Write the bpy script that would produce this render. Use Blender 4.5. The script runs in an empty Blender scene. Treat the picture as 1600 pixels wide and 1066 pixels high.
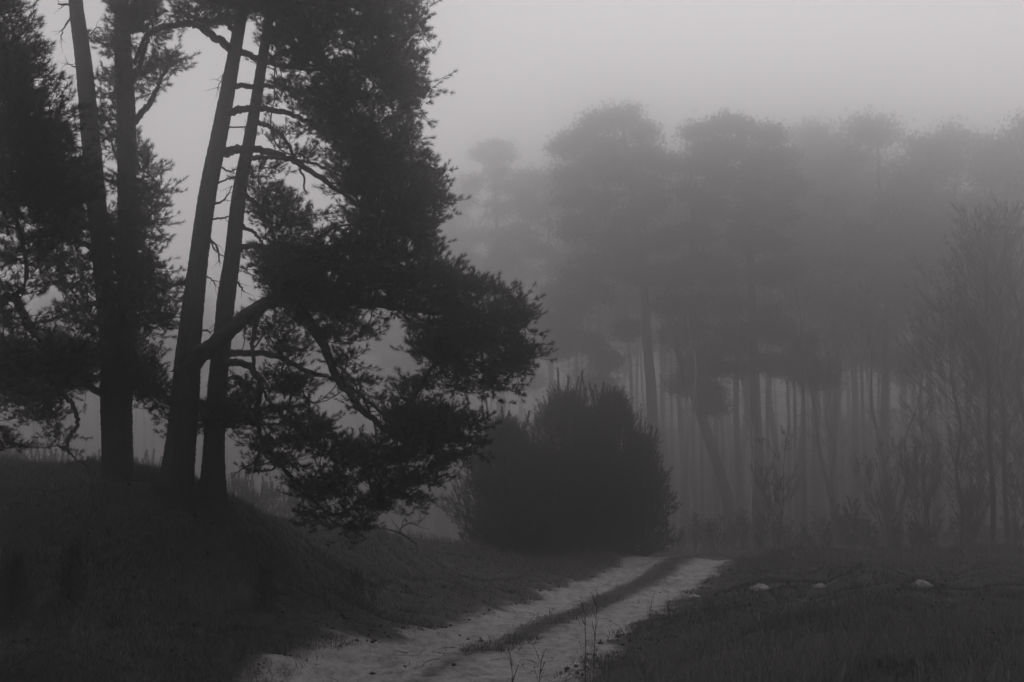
import bpy, math, random
import numpy as np

# ------------------------------------------------------------------ camera, light, exposure
S = bpy.context.scene
COL = S.collection
F, HORIZON = 2222.2, 821.0
PITCH = math.atan((HORIZON - 533.0) / F)
CAM = np.array([0.0, 0.0, 1.6])
cd = bpy.data.cameras.new('camera'); cd.lens = 50; cd.sensor_width = 36
cd.clip_start = 0.1; cd.clip_end = 1500
cam = bpy.data.objects.new('camera', cd); COL.objects.link(cam)
cam.location = CAM; cam.rotation_euler = (math.pi / 2 + PITCH, 0, 0)
S.camera = cam

SUN_ELEV, SUN_AZ = math.radians(50), math.radians(12)      # azimuth from +Y towards +X
w = bpy.data.worlds.new('World'); S.world = w; w.use_nodes = True
nt = w.node_tree; nt.nodes.clear()
out = nt.nodes.new('ShaderNodeOutputWorld'); bg = nt.nodes.new('ShaderNodeBackground')
sky = nt.nodes.new('ShaderNodeTexSky'); sky.sky_type = 'NISHITA'; sky.sun_disc = False
sky.sun_elevation = SUN_ELEV; sky.sun_rotation = SUN_AZ
sky.dust_density = 4; sky.air_density = 1.5
bw = nt.nodes.new('ShaderNodeRGBToBW'); nt.links.new(sky.outputs[0], bw.inputs[0])
tc = nt.nodes.new('ShaderNodeTexCoord'); sp = nt.nodes.new('ShaderNodeSeparateXYZ')
nt.links.new(tc.outputs['Generated'], sp.inputs[0])
mr = nt.nodes.new('ShaderNodeMapRange'); nt.links.new(sp.outputs['Z'], mr.inputs['Value'])
mr.inputs['From Min'].default_value = 0.0; mr.inputs['From Max'].default_value = 0.6
mr.inputs['To Min'].default_value = 10.0; mr.inputs['To Max'].default_value = 6.7
mx = nt.nodes.new('ShaderNodeMix'); mx.inputs[0].default_value = 0.88
nt.links.new(bw.outputs[0], mx.inputs[2]); nt.links.new(mr.outputs[0], mx.inputs[3])
cb = nt.nodes.new('ShaderNodeVectorMath'); cb.operation = 'SCALE'
cb.inputs[0].default_value = (1.0, 0.978, 0.990)
nt.links.new(mx.outputs[0], cb.inputs['Scale']); nt.links.new(cb.outputs[0], bg.inputs[0])
bg.inputs[1].default_value = 0.1
nt.links.new(bg.outputs[0], out.inputs[0])

sl = bpy.data.lights.new('sun', 'SUN'); sl.energy = 0.5; sl.angle = math.radians(40); sl.color = (1, 0.985, 0.98)
so = bpy.data.objects.new('sun', sl); COL.objects.link(so)
so.rotation_euler = (math.radians(90) - SUN_ELEV, 0, math.pi - SUN_AZ)

S.view_settings.view_transform = 'Standard'; S.view_settings.look = 'None'
S.view_settings.exposure = -0.25; S.view_settings.gamma = 1.0
S.render.engine = 'CYCLES'
cy = S.cycles
cy.max_bounces = 5; cy.diffuse_bounces = 2; cy.glossy_bounces = 1; cy.transmission_bounces = 2
cy.volume_bounces = 4; cy.transparent_max_bounces = 4
cy.use_adaptive_sampling = True; cy.adaptive_threshold = 0.02
cy.use_denoising = True
cy.caustics_reflective = False; cy.caustics_refractive = False

HAZE_DENSITY, HAZE_G = 0.0148, 0.95

# ------------------------------------------------------------------ helpers
rng = np.random.default_rng(7)
def U(a, b, n=None): return rng.uniform(a, b, n)
def nrm(v): return v / np.maximum(np.linalg.norm(v, axis=-1, keepdims=True), 1e-9)
def P(x, y, d):
    """world point seen at pixel x, y of the 1600 px photograph at distance d along the ground"""
    u, v = (x - 800.0) / F, (533.0 - y) / F
    Y = math.cos(PITCH) - v * math.sin(PITCH); Z = math.sin(PITCH) + v * math.cos(PITCH)
    return CAM + np.array([u, Y, Z]) * (d / Y)

def tag(o, label=None, cat=None, group=None, kind=None):
    if label: o['label'] = label
    if cat: o['category'] = cat
    if group: o['group'] = group
    if kind: o['kind'] = kind
    return o
def empty(name, loc):
    o = bpy.data.objects.new(name, None); COL.objects.link(o); o.location = [float(c) for c in loc]
    o.empty_display_size = 0.3
    return o
def mesh(name, V, Fs, mat, parent=None, origin=None, smooth=True, attrs=None):
    """V: n x 3 world points; Fs: list of arrays of faces (m x k); origin: where the object stands"""
    V = np.asarray(V, dtype=np.float32)
    org = np.zeros(3) if origin is None else np.asarray(origin, float)
    if parent is not None and origin is None: org = np.array(parent.location)
    me = bpy.data.meshes.new(name)
    me.vertices.add(len(V)); me.vertices.foreach_set('co', (V - org.astype(np.float32)).ravel())
    Fs = [np.asarray(f, dtype=np.int32) for f in Fs if len(f)]
    loops = np.concatenate([f.ravel() for f in Fs])
    cnt = np.concatenate([np.full(len(f), f.shape[1], dtype=np.int32) for f in Fs])
    st = np.concatenate([[0], np.cumsum(cnt)[:-1]]).astype(np.int32)
    me.loops.add(len(loops)); me.loops.foreach_set('vertex_index', loops)
    me.polygons.add(len(cnt)); me.polygons.foreach_set('loop_start', st)
    me.polygons.foreach_set('loop_total', cnt)
    me.polygons.foreach_set('use_smooth', np.full(len(cnt), smooth, dtype=bool))
    if attrs:
        for k, a in attrs.items():
            at = me.attributes.new(k, 'FLOAT', 'POINT'); at.data.foreach_set('value', np.asarray(a, dtype=np.float32))
    me.update(calc_edges=True); me.validate()
    me.materials.append(mat)
    o = bpy.data.objects.new(name, me); COL.objects.link(o)
    if parent is not None: o.parent = parent
    else: o.location = [float(c) for c in org]
    return o
def copy_tree(o, parent=None):
    c = o.copy(); COL.objects.link(c); c.parent = parent
    for ch in list(o.children): copy_tree(ch, c)
    return c

class Buf:
    def __init__(s): s.V = []; s.F = {}; s.n = 0
    def add(s, V, Fc):
        V = V.reshape(-1, 3); s.V.append(V)
        s.F.setdefault(Fc.shape[-1], []).append(Fc.reshape(-1, Fc.shape[-1]) + s.n); s.n += len(V)
    def out(s): return np.concatenate(s.V), [np.concatenate(f) for f in s.F.values()]
    def build(s, name, mat, parent=None, origin=None, **k):
        V, Fs = s.out(); return mesh(name, V, Fs, mat, parent, origin, **k)

def frames(T):
    a = np.where(np.abs(T[..., 2:3]) < 0.9, np.array([0, 0, 1.0]), np.array([1.0, 0, 0]))
    N = nrm(np.cross(T, a)); return N, np.cross(T, N)
def tubes(buf, P0, C, P1, r0, r1, sides=4, seg=3):
    """a batch of curved tapering twigs: start, control point, end"""
    n = len(P0)
    if n == 0: return
    t = np.linspace(0, 1, seg + 1)[None, :, None]
    P0, C, P1 = P0[:, None], C[:, None], P1[:, None]
    X = (1 - t) ** 2 * P0 + 2 * t * (1 - t) * C + t ** 2 * P1
    T = nrm(2 * (1 - t) * (C - P0) + 2 * t * (P1 - C) + 1e-6)
    N, B = frames(T)
    r = (np.asarray(r0)[:, None] * (1 - t[..., 0]) + np.asarray(r1)[:, None] * t[..., 0])[..., None, None]
    a = np.arange(sides) * 2 * np.pi / sides
    ring = X[:, :, None] + r * (np.cos(a)[:, None] * N[:, :, None] + np.sin(a)[:, None] * B[:, :, None])
    k = np.arange(seg)[:, None] * sides; i = np.arange(sides)[None]; j = (i + 1) % sides
    q = np.stack([k + i, k + j, k + sides + j, k + sides + i], -1).reshape(-1, 4)
    Fc = q[None] + (np.arange(n) * (seg + 1) * sides)[:, None, None]
    buf.add(ring, Fc)
def catmull(pts, sub):
    p = np.asarray(pts, float); p = np.vstack([2 * p[0] - p[1], p, 2 * p[-1] - p[-2]]); o = []
    for i in range(1, len(p) - 2):
        for t in np.linspace(0, 1, sub, endpoint=False):
            o.append(0.5 * (2 * p[i] + (p[i + 1] - p[i - 1]) * t + (2 * p[i - 1] - 5 * p[i] + 4 * p[i + 1] - p[i + 2]) * t * t
                            + (3 * p[i] - p[i - 1] - 3 * p[i + 1] + p[i + 2]) * t ** 3))
    o.append(p[-2]); return np.array(o)
def polytube(buf, pts, rad, sides=10, rough=0.0, flare=0.0):
    X = np.asarray(pts, float); rad = np.asarray(rad, float); n = len(X)
    T = nrm(np.gradient(X, axis=0)); N, B = frames(T)
    for k in range(1, n):                                   # keep the frame from spinning
        v = N[k - 1] - T[k] * np.dot(N[k - 1], T[k]); N[k] = nrm(v); B[k] = np.cross(T[k], N[k])
    a = np.arange(sides) * 2 * np.pi / sides
    r = np.repeat(rad[:, None], sides, 1)
    if rough > 0:
        ridge = rng.normal(0, 1, (1, sides)) * 0.5 + rng.normal(0, 1, (n, sides)) * 0.6
        r = r * (1 + rough * ridge)
    if flare > 0:
        h = np.maximum(np.arange(n)[:, None] - 4, 0) / 16.0
        r = r * (1 + flare * np.exp(-h * 2) * (0.6 + 0.5 * np.sin(a * 4 + 1)[None]))
    ring = X[:, None] + r[..., None] * (np.cos(a)[None, :, None] * N[:, None] + np.sin(a)[None, :, None] * B[:, None])
    k = np.arange(n - 1)[:, None] * sides; i = np.arange(sides)[None]; j = (i + 1) % sides
    buf.add(ring, np.stack([k + i, k + j, k + sides + j, k + sides + i], -1))
def needles(buf, pos, axis, L, nl, n=12, wid=0.005, ang=(0.35, 0.95), fwd=0.0):
    """bottle-brush tufts: n thin needles set round each shoot"""
    m = len(pos)
    if m == 0: return
    axis = nrm(axis); N, B = frames(axis)
    ph = U(0, 2 * np.pi, (m, n)); th = U(ang[0], ang[1], (m, n)); s = U(0, 1, (m, n)) ** 0.8
    th = th * (1.15 - 0.55 * s)
    rad = np.cos(ph)[..., None] * N[:, None] + np.sin(ph)[..., None] * B[:, None]
    D = np.cos(th)[..., None] * axis[:, None] + np.sin(th)[..., None] * rad
    D[..., 2] += fwd; D = nrm(D)
    L = np.broadcast_to(np.asarray(L, float), (m,)); nl = np.broadcast_to(np.asarray(nl, float), (m,))
    b = pos[:, None] + axis[:, None] * (s * L[:, None])[..., None]
    tip = b + D * (nl[:, None] * U(0.75, 1.15, (m, n)))[..., None]
    side = nrm(np.cross(D, rng.normal(0, 1, (m, n, 3)))) * (wid * 0.5)
    V = np.stack([b - side, b + side, tip], 2)
    buf.add(V, np.arange(m * n * 3).reshape(-1, 3))

def grow(roots, pts, alpha=0.45, length=None):
    """join every point to the nearest part of the growing tree; returns parents (negative: root -1-i)"""
    N = len(pts); par = np.zeros(N, int); done = np.zeros(N, bool)
    L0 = np.zeros(len(roots)) if length is None else length
    D = np.linalg.norm(pts[:, None] - roots[None], axis=2) + alpha * L0[None]
    best = D.argmin(1); cost = D[np.arange(N), best]; par[:] = -1 - best
    plen = np.zeros(N); order = []
    for _ in range(N):
        c = np.where(done, 1e9, cost); i = int(c.argmin()); done[i] = True; order.append(i)
        plen[i] = cost[i]
        d = np.linalg.norm(pts - pts[i], axis=1) + alpha * plen[i] + 0.03
        up = (~done) & (d < cost); cost[up] = d[up]; par[up] = i
    return par, np.array(order)
def tree_edges(roots, rdir, pts, par, order, r0=0.006, power=0.45, gid=None, rmax=None):
    N = len(pts); cnt = np.ones(N)
    for i in order[::-1]:
        if par[i] >= 0: cnt[par[i]] += cnt[i]
    P0 = np.where((par >= 0)[:, None], pts[np.maximum(par, 0)], roots[np.maximum(-1 - par, 0)])
    dirs = np.zeros((N, 3)); g = np.zeros(N, int)
    C = np.zeros((N, 3)); ra = np.zeros(N); rb = r0 * cnt ** power
    for i in order:
        p = par[i]; L = np.linalg.norm(pts[i] - P0[i])
        pd = dirs[p] if p >= 0 else rdir[-1 - p]
        C[i] = P0[i] + pd * L * 0.32 + (pts[i] - P0[i]) * 0.18 + rng.normal(0, 1, 3) * L * 0.07
        dirs[i] = nrm(pts[i] - C[i]); g[i] = g[p] if p >= 0 else (gid[-1 - p] if gid is not None else 0)
        ra[i] = min(rb[p] if p >= 0 else rb[i] * 1.25, rb[i] * 1.25)
    if rmax is not None: rb = np.minimum(rb, rmax); ra = np.minimum(ra, rmax)
    return P0, C, pts, ra, rb, dirs, g, cnt

# ------------------------------------------------------------------ procedural materials (the photograph is black and white)
def mat(name, c0, c1, scale=8.0, rough=0.9, bump=0.0, detail=6.0, stretch=(1, 1, 1), bscale=None, spec=0.2, wave=None):
    m = bpy.data.materials.new(name); m.use_nodes = True; t = m.node_tree
    b = t.nodes['Principled BSDF']; b.inputs['Roughness'].default_value = rough
    b.inputs['Specular IOR Level'].default_value = spec
    co = t.nodes.new('ShaderNodeTexCoord'); mp = t.nodes.new('ShaderNodeMapping'); mp.inputs['Scale'].default_value = stretch
    t.links.new(co.outputs['Object'], mp.inputs[0])
    n = t.nodes.new('ShaderNodeTexNoise'); n.inputs['Scale'].default_value = scale; n.inputs['Detail'].default_value = detail
    n.inputs['Roughness'].default_value = 0.65
    t.links.new(mp.outputs[0], n.inputs['Vector'])
    r = t.nodes.new('ShaderNodeValToRGB'); r.color_ramp.elements[0].position = 0.32; r.color_ramp.elements[1].position = 0.68
    r.color_ramp.elements[0].color = (*c0, 1); r.color_ramp.elements[1].color = (*c1, 1)
    t.links.new(n.outputs['Fac'], r.inputs[0]); t.links.new(r.outputs[0], b.inputs['Base Color'])
    if bump > 0:
        n2 = t.nodes.new('ShaderNodeTexNoise'); n2.inputs['Scale'].default_value = bscale or scale * 3; n2.inputs['Detail'].default_value = 8
        n2.inputs['Roughness'].default_value = 0.7
        t.links.new(mp.outputs[0], n2.inputs['Vector'])
        bp = t.nodes.new('ShaderNodeBump'); bp.inputs['Strength'].default_value = 1.0; bp.inputs['Distance'].default_value = bump
        t.links.new(n2.outputs['Fac'], bp.inputs['Height']); t.links.new(bp.outputs[0], b.inputs['Normal'])
    return m
def g(v): return (v, v * 0.975, v * 0.985)
M_bark = mat('pine_bark', g(.008), g(.055), 5, bump=.03, stretch=(5, 5, 1.1), bscale=9)
M_limb = mat('branch_bark', g(.012), g(.03), 12, bump=.01)
M_needle = mat('pine_needles', g(.010), g(.022), 1.4, rough=.75)
M_young = mat('young_pine_needles', g(.008), g(.055), 2.5, rough=.75)
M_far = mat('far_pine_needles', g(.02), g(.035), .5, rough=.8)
M_bare = mat('bare_twigs', g(.02), g(.04), 6)
M_ground = mat('moss_and_heath', g(.004), g(.055), 6.0, bump=.05, detail=12, bscale=14)
M_grass = mat('short_grass', g(.008), g(.085), 9.0, rough=.8)
M_dry = mat('dry_grass', g(.010), g(.20), 9.0, rough=.8)
M_stone = mat('pale_sandy_stone', g(.22), g(.42), 12, bump=.02)
M_litter = mat('dark_litter', g(.012), g(.04), 9)
M_birch = mat('birch_bark', g(.12), g(.45), 3, stretch=(1, 1, 3))

# ------------------------------------------------------------------ terrain
ctrl = []
def cp(x, y, d): ctrl.append(P(x, y, d))
for c in [
          (1600, 1066, 12.5), (1300, 1066, 13), (1050, 1066, 13.5), (1300, 960, 20), (1600, 960, 20), (1187, 920, 26), (1440, 915, 28), (1600, 910, 29),
          (1300, 864, 40), (1580, 862, 41), (1200, 868, 41), (1440, 863, 40),
          (0, 1066, 12.5), (200, 1066, 13), (150, 1000, 14.5), (300, 1000, 15), (0, 900, 16.5), (200, 900, 17), (400, 900, 19.5), (500, 880, 24), (600, 900, 25),
          (750, 900, 31), (880, 882, 37), (0, 728, 21.5), (90, 746, 20.8), (185, 768, 20), (275, 779, 20), (335, 790, 20.3), (480, 817, 24), (600, 836, 29),
          (700, 850, 36), (740, 868, 39), (900, 868, 40), (1040, 868, 41), (-250, 690, 22), (-250, 900, 16)]: cp(*c)
ctrl += [np.array(c, float) for c in [(0, -8, 0), (-10, -8, .2), (10, -8, 0), (0, 0, 0), (-6, 4, .1), (6, 4, 0), (0, 8, 0), (-12, 8, .3), (12, 8, .1),
    (-12, 31, 1.0), (-6, 31, 1.0), (-4, 42, .8), (-14, 42, .4), (-6, 46, .4), (0, 52, .4), (6, 52, .25), (14, 52, .5), (20, 50, .5), (-25, 20, 2.0), (-25, 50, .4),
    (30, 20, .4), (30, 50, .5), (-20, 80, .3), (0, 80, .3), (20, 80, .3), (40, 80, .3), (-45, 60, .3), (50, 60, .4), (-40, 0, .6), (40, 0, .3), (0, -40, 0)]]
for X_, Y_, z_ in [(-.98, 14, .06), (-.25, 18.4, .08), (.35, 21.5, .09), (1.5, 27, .12), (3.02, 33, .33), (5.3, 41.5, .46)]:
    for o_ in (-1.75, 0, 1.75): ctrl.append(np.array([X_ + .96 * o_, Y_ - .27 * o_, z_]))
CT = np.array(ctrl); CX = CT[:, :2]
def tps_k(r2): return 0.5 * r2 * np.log(r2 + 1e-9)
def _fit():
    n = len(CX); K = tps_k(((CX[:, None] - CX[None]) ** 2).sum(2)) + np.eye(n) * 1.2
    Q = np.c_[np.ones(n), CX]; A = np.block([[K, Q], [Q.T, np.zeros((3, 3))]])
    return np.linalg.solve(A, np.r_[CT[:, 2], 0, 0, 0])
W = _fit()
r2 = np.random.default_rng(3)
WV = [(r2.uniform(0, 6.28), lam * r2.uniform(.8, 1.2), amp, r2.uniform(0, 6.28)) for lam, amp in
      [(6, .05)] * 4 + [(2.6, .03)] * 5 + [(1.3, .018)] * 5 + [(.7, .009)] * 6]
PATH = np.array([(-2.6, 2), (-1.9, 8), (-.98, 14), (-.25, 18.4), (1.5, 27), (3.02, 33), (5.6, 42.5), (6.9, 47), (7.2, 50.5), (5.5, 54.5), (0, 58.5), (-12, 61)], float)
PC = catmull(np.c_[PATH, np.zeros(len(PATH))], 40)[:, :2]
PT = nrm(np.gradient(PC, axis=0)); PN = np.c_[PT[:, 1], -PT[:, 0]]      # right-hand side of the path
PS = np.r_[0, np.cumsum(np.linalg.norm(np.diff(PC, axis=0), axis=1))]
def path_uv(x, y):
    x = np.atleast_1d(x); y = np.atleast_1d(y); o = np.full(len(x), 99.0); s = np.zeros(len(x))
    near = (y > 0) & (y < 66) & (np.abs(x) < 20); idx = np.where(near)[0]
    for c in np.array_split(idx, max(1, len(idx) // 20000)):
        if len(c) == 0: continue
        dx = x[c, None] - PC[None, :, 0]; dy = y[c, None] - PC[None, :, 1]; k = (dx * dx + dy * dy).argmin(1)
        q = np.arange(len(c)); o[c] = dx[q, k] * PN[k, 0] + dy[q, k] * PN[k, 1]; s[c] = PS[k]
    return o, s
def Z(x, y, bumps=True):
    x = np.atleast_1d(np.asarray(x, float)); y = np.atleast_1d(np.asarray(y, float)); z = np.zeros(len(x))
    for c in np.array_split(np.arange(len(x)), max(1, len(x) // 50000)):
        if len(c) == 0: continue
        r = (x[c, None] - CX[None, :, 0]) ** 2 + (y[c, None] - CX[None, :, 1]) ** 2
        z[c] = tps_k(r) @ W[:-3] + W[-3] + W[-2] * x[c] + W[-1] * y[c]
    R = np.hypot(x, y - 15); k = np.clip((R - 38) / 35, 0, 1); k = k * k * (3 - 2 * k)
    z = z * (1 - k) + .3 * k
    if bumps:
        v, _ = path_uv(x, y); f = np.clip((np.abs(v) - 1.0) / 1.2, .25, 1)
        for a, lam, amp, ph in WV: z += f * amp * np.sin((x * math.cos(a) + y * math.sin(a)) * 2 * np.pi / lam + ph)
        z -= .05 * np.exp(-((np.abs(v) - .85) / .38) ** 2)
    return z
def z1(x, y): return float(Z([x], [y])[0])

def axis_steps(a, b, fine, far, growth=1.13):
    c = list(np.arange(a, b + 1e-6, fine)); s = fine; lo = a; hi = b; L, H = [], []
    while lo > -far: s *= growth; lo -= s; L.append(lo)
    s = fine
    while hi < far: s *= growth; hi += s; H.append(hi)
    return np.array(L[::-1] + c + H)
gx = axis_steps(-13, 15, .09, 330); gy = axis_steps(10, 34, .09, 340)
GX, GY = np.meshgrid(gx, gy); GZ = Z(GX.ravel(), GY.ravel())
nx, ny = len(gx), len(gy)
ii = (np.arange(ny - 1)[:, None] * nx + np.arange(nx - 1)[None]).ravel()
gr = mesh('ground', np.c_[GX.ravel(), GY.ravel(), GZ], [np.c_[ii, ii + 1, ii + nx + 1, ii + nx]], M_ground)
tag(gr, kind='structure')

# the two-track sandy path
def path_material():
    m = bpy.data.materials.new('sandy_track'); m.use_nodes = True; t = m.node_tree; b = t.nodes['Principled BSDF']
    b.inputs['Roughness'].default_value = .95; b.inputs['Specular IOR Level'].default_value = .1
    N = t.nodes.new; L = t.links.new
    at = N('ShaderNodeAttribute'); at.attribute_name = 'across'; al = N('ShaderNodeAttribute'); al.attribute_name = 'along'
    co = N('ShaderNodeTexCoord')
    def noise(sc, det, rgh=.6, st=None):
        n = N('ShaderNodeTexNoise'); n.inputs['Scale'].default_value = sc; n.inputs['Detail'].default_value = det; n.inputs['Roughness'].default_value = rgh
        if st:
            mp = N('ShaderNodeMapping'); mp.inputs['Scale'].default_value = st; mp.inputs['Rotation'].default_value = (0, 0, .3); L(co.outputs['Object'], mp.inputs[0]); L(mp.outputs[0], n.inputs['Vector'])
        else: L(co.outputs['Object'], n.inputs['Vector'])
        return n.outputs['Fac']
    def mth(op, a, bb=None):
        n = N('ShaderNodeMath'); n.operation = op
        for k, v in enumerate((a, bb)):
            if v is None: continue
            if isinstance(v, (int, float)): n.inputs[k].default_value = v
            else: L(v, n.inputs[k])
        return n.outputs[0]
    def rng_(v, a, bb, c=0, d=1):
        n = N('ShaderNodeMapRange'); n.interpolation_type = 'SMOOTHSTEP'; L(v, n.inputs[0])
        for k, q in zip((1, 2, 3, 4), (a, bb, c, d)): n.inputs[k].default_value = q
        return n.outputs[0]
    dist = mth('ABSOLUTE', mth('SUBTRACT', mth('ABSOLUTE', at.outputs['Fac']), .85))      # distance from a wheel track
    n1 = noise(1.6, 8, .7); n2 = noise(9, 6, .75)
    wob = mth('ADD', mth('MULTIPLY', mth('SUBTRACT', n1, .5), .75), mth('MULTIPLY', mth('SUBTRACT', n2, .5), .7))
    dd = mth('ADD', dist, wob)
    half = rng_(al.outputs['Fac'], 15, 25, .76, .45)                                       # the middle strip is worn bare near the front
    sand = rng_(mth('SUBTRACT', half, dd), -.22, .16)
    fine = noise(60, 6, .85); mid = noise(6, 8, .7, (1, .35, 1))
    sp = N('ShaderNodeValToRGB'); L(mth('ADD', mth('MULTIPLY', fine, .55), mth('MULTIPLY', mid, .45)), sp.inputs[0])
    e = sp.color_ramp.elements; e[0].position = .40; e[0].color = (*g(.04), 1); e[1].position = .60; e[1].color = (*g(.46), 1)
    e.new(.48).color = (*g(.27), 1)
    tf = N('ShaderNodeValToRGB'); L(n2, tf.inputs[0]); tf.color_ramp.elements[0].position = .35; tf.color_ramp.elements[1].position = .65
    tf.color_ramp.elements[0].color = (*g(.010), 1); tf.color_ramp.elements[1].color = (*g(.085), 1)
    mx = N('ShaderNodeMix'); mx.data_type = 'RGBA'; L(sand, mx.inputs[0]); L(tf.outputs[0], mx.inputs[6]); L(sp.outputs[0], mx.inputs[7])
    L(mx.outputs[2], b.inputs['Base Color'])
    bp = N('ShaderNodeBump'); bp.inputs['Distance'].default_value = .03; bp.inputs['Strength'].default_value = 1
    L(mth('ADD', fine, mth('MULTIPLY', mid, 1.5)), bp.inputs['Height']); L(bp.outputs[0], b.inputs['Normal'])
    return m
M_path = path_material()
us = np.arange(0, PS[-1], .07); vs = np.linspace(-2.3, 2.3, 61)
cx = np.interp(us, PS, PC[:, 0]); cyy = np.interp(us, PS, PC[:, 1]); nX = np.interp(us, PS, PN[:, 0]); nY = np.interp(us, PS, PN[:, 1])
edge = 1 + .07 * np.sin(us * 2.1) + .05 * np.sin(us * 5.3 + 1) + rng.normal(0, .02, len(us))
Xp = cx[:, None] + nX[:, None] * vs[None] * edge[:, None]; Yp = cyy[:, None] + nY[:, None] * vs[None] * edge[:, None]
Zp = Z(Xp.ravel(), Yp.ravel()) + .018 - .05 * (np.abs(np.tile(vs, len(us))) > 2.25)
nv = len(vs); ii = (np.arange(len(us) - 1)[:, None] * nv + np.arange(nv - 1)[None]).ravel()
pa = mesh('path', np.c_[Xp.ravel(), Yp.ravel(), Zp], [np.c_[ii, ii + 1, ii + nv + 1, ii + nv][:, ::-1]], M_path,
          attrs={'across': np.tile(vs, len(us)), 'along': np.repeat(np.interp(us, PS, PC[:, 1]), nv)})
tag(pa, kind='structure')

# ------------------------------------------------------------------ grass (uncountable)
def blades(buf, x, y, h, wid, lean, seg2=True):
    n = len(x); z = Z(x, y) - .01; b = np.c_[x, y, z]
    a = U(0, 2 * np.pi, n); s = np.c_[np.cos(a), np.sin(a), np.zeros(n)] * (wid * .5)[:, None]
    la = U(0, 2 * np.pi, n); ld = np.c_[np.cos(la), np.sin(la), np.zeros(n)] * (h * lean)[:, None]
    up = np.zeros((n, 3)); up[:, 2] = h
    m = b + up * .55 + ld * .3; t = b + up * .95 + ld
    V = np.stack([b - s, b + s, m - s * .8, m + s * .8, t], 1); o = (np.arange(n) * 5)[:, None]
    base = buf.n; buf.V.append(V.reshape(-1, 3)); buf.n += n * 5
    buf.F.setdefault(4, []).append(np.array([[0, 1, 3, 2]]) + o + base)
    buf.F.setdefault(3, []).append(np.array([[2, 3, 4]]) + o + base)
def field(n, dmin, dmax, wfun):
    """random ground points denser near the camera, inside the view"""
    d = dmin * (dmax / dmin) ** U(0, 1, n); u = U(-900, 900, n) / F; x = u * d; y = d
    k = U(0, 1, n) < wfun(x, y); return x[k], y[k]
def clump(x, y): # patchy cover
    return .5 + .25 * (np.sin(x * 1.7 + np.sin(y * 1.1) * 2) + np.sin(y * 2.3 + np.sin(x * 1.9) * 2))
def w_short(x, y):
    v, s = path_uv(x, y); v = np.abs(v); c = clump(x, y)
    k = np.where(v > 1.75, 1, np.where(v > 1.35, .55, .012))
    k = np.where((v < .32) & (y > 17), .5, k)
    k = np.where(v < 1.7, k * np.clip(c * 1.6 - .2, 0.02, 1), k * (.35 + .65 * np.clip(c * 1.3, 0, 1)))
    return k
tx, ty = field(60000, 11.5, 62, w_short)
nb = 8; k = len(tx); sp_ = U(.5, 1.6, k) * .045
bx = np.repeat(tx, nb) + rng.normal(0, 1, k * nb) * np.repeat(sp_, nb); by = np.repeat(ty, nb) + rng.normal(0, 1, k * nb) * np.repeat(sp_, nb)
hh = np.repeat(U(.03, .13, k) * (.6 + .8 * clump(tx * .7, ty * .7)), nb) * U(.6, 1.3, k * nb)
B_ = Buf(); blades(B_, bx, by, hh, .0028 + .00025 * by, U(.2, 1.1, k * nb))
tag(B_.build('grass', M_grass), 'short dark heath grass and moss covering the ground beside the sandy path', 'grass', kind='stuff')
# long dry grass on the right in front and along the path's right edge
def w_tall(x, y):
    v, s = path_uv(x, y)
    a = np.clip((v - 1.75) / .5, 0, 1) * np.clip(1 - (y - 15.5) / 5.5, 0.04, 1)
    return a * np.clip(clump(x * .6 + 3, y * .6) * 1.5, .15, 1)
tx, ty = field(26000, 11.2, 34, w_tall); k = len(tx); nb = 9
bx = np.repeat(tx, nb) + rng.normal(0, .05, k * nb); by = np.repeat(ty, nb) + rng.normal(0, .05, k * nb)
hh = np.repeat(U(.12, .34, k), nb) * U(.5, 1.25, k * nb)
B_ = Buf(); blades(B_, bx, by, hh, np.full(len(bx), .0045), U(.1, 1.0, k * nb))
tag(B_.build('dry_grass', M_dry), 'long dry bent grass growing along the right of the path in front', 'dry grass', kind='stuff')
# withered grass on the slope under the pines and pale sedge on the field behind
def w_slope(x, y):
    v, s = path_uv(x, y); return np.clip((-v - 2.3) / .8, 0, 1) * np.clip(clump(x * .9, y * .8) * 2 - .8, .06, 1) * np.clip((30 - y) / 8, 0, 1)
tx, ty = field(34000, 12, 30, w_slope); k = len(tx); nb = 10
bx = np.repeat(tx, nb) + rng.normal(0, .05, k * nb); by = np.repeat(ty, nb) + rng.normal(0, .05, k * nb)
hh = np.repeat(U(.07, .22, k), nb) * U(.5, 1.2, k * nb)
B_ = Buf(); blades(B_, bx, by, hh, np.full(len(bx), .004), U(.4, 1.6, k * nb))
def w_back(x, y): return np.where((y > 34) & (np.abs(path_uv(x, y)[0]) > 1.9), .5, 0)
tx, ty = field(26000, 34, 75, w_back); k = len(tx); nb = 7
bx = np.repeat(tx, nb) + rng.normal(0, .1, k * nb); by = np.repeat(ty, nb) + rng.normal(0, .1, k * nb)
blades(B_, bx, by, np.repeat(U(.1, .3, k), nb), np.full(len(bx), .014), U(.2, .8, k * nb))
tag(B_.build('withered_grass', M_dry), 'withered pale grass on the slope under the pines and on the meadow behind', 'grass', kind='stuff')
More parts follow.
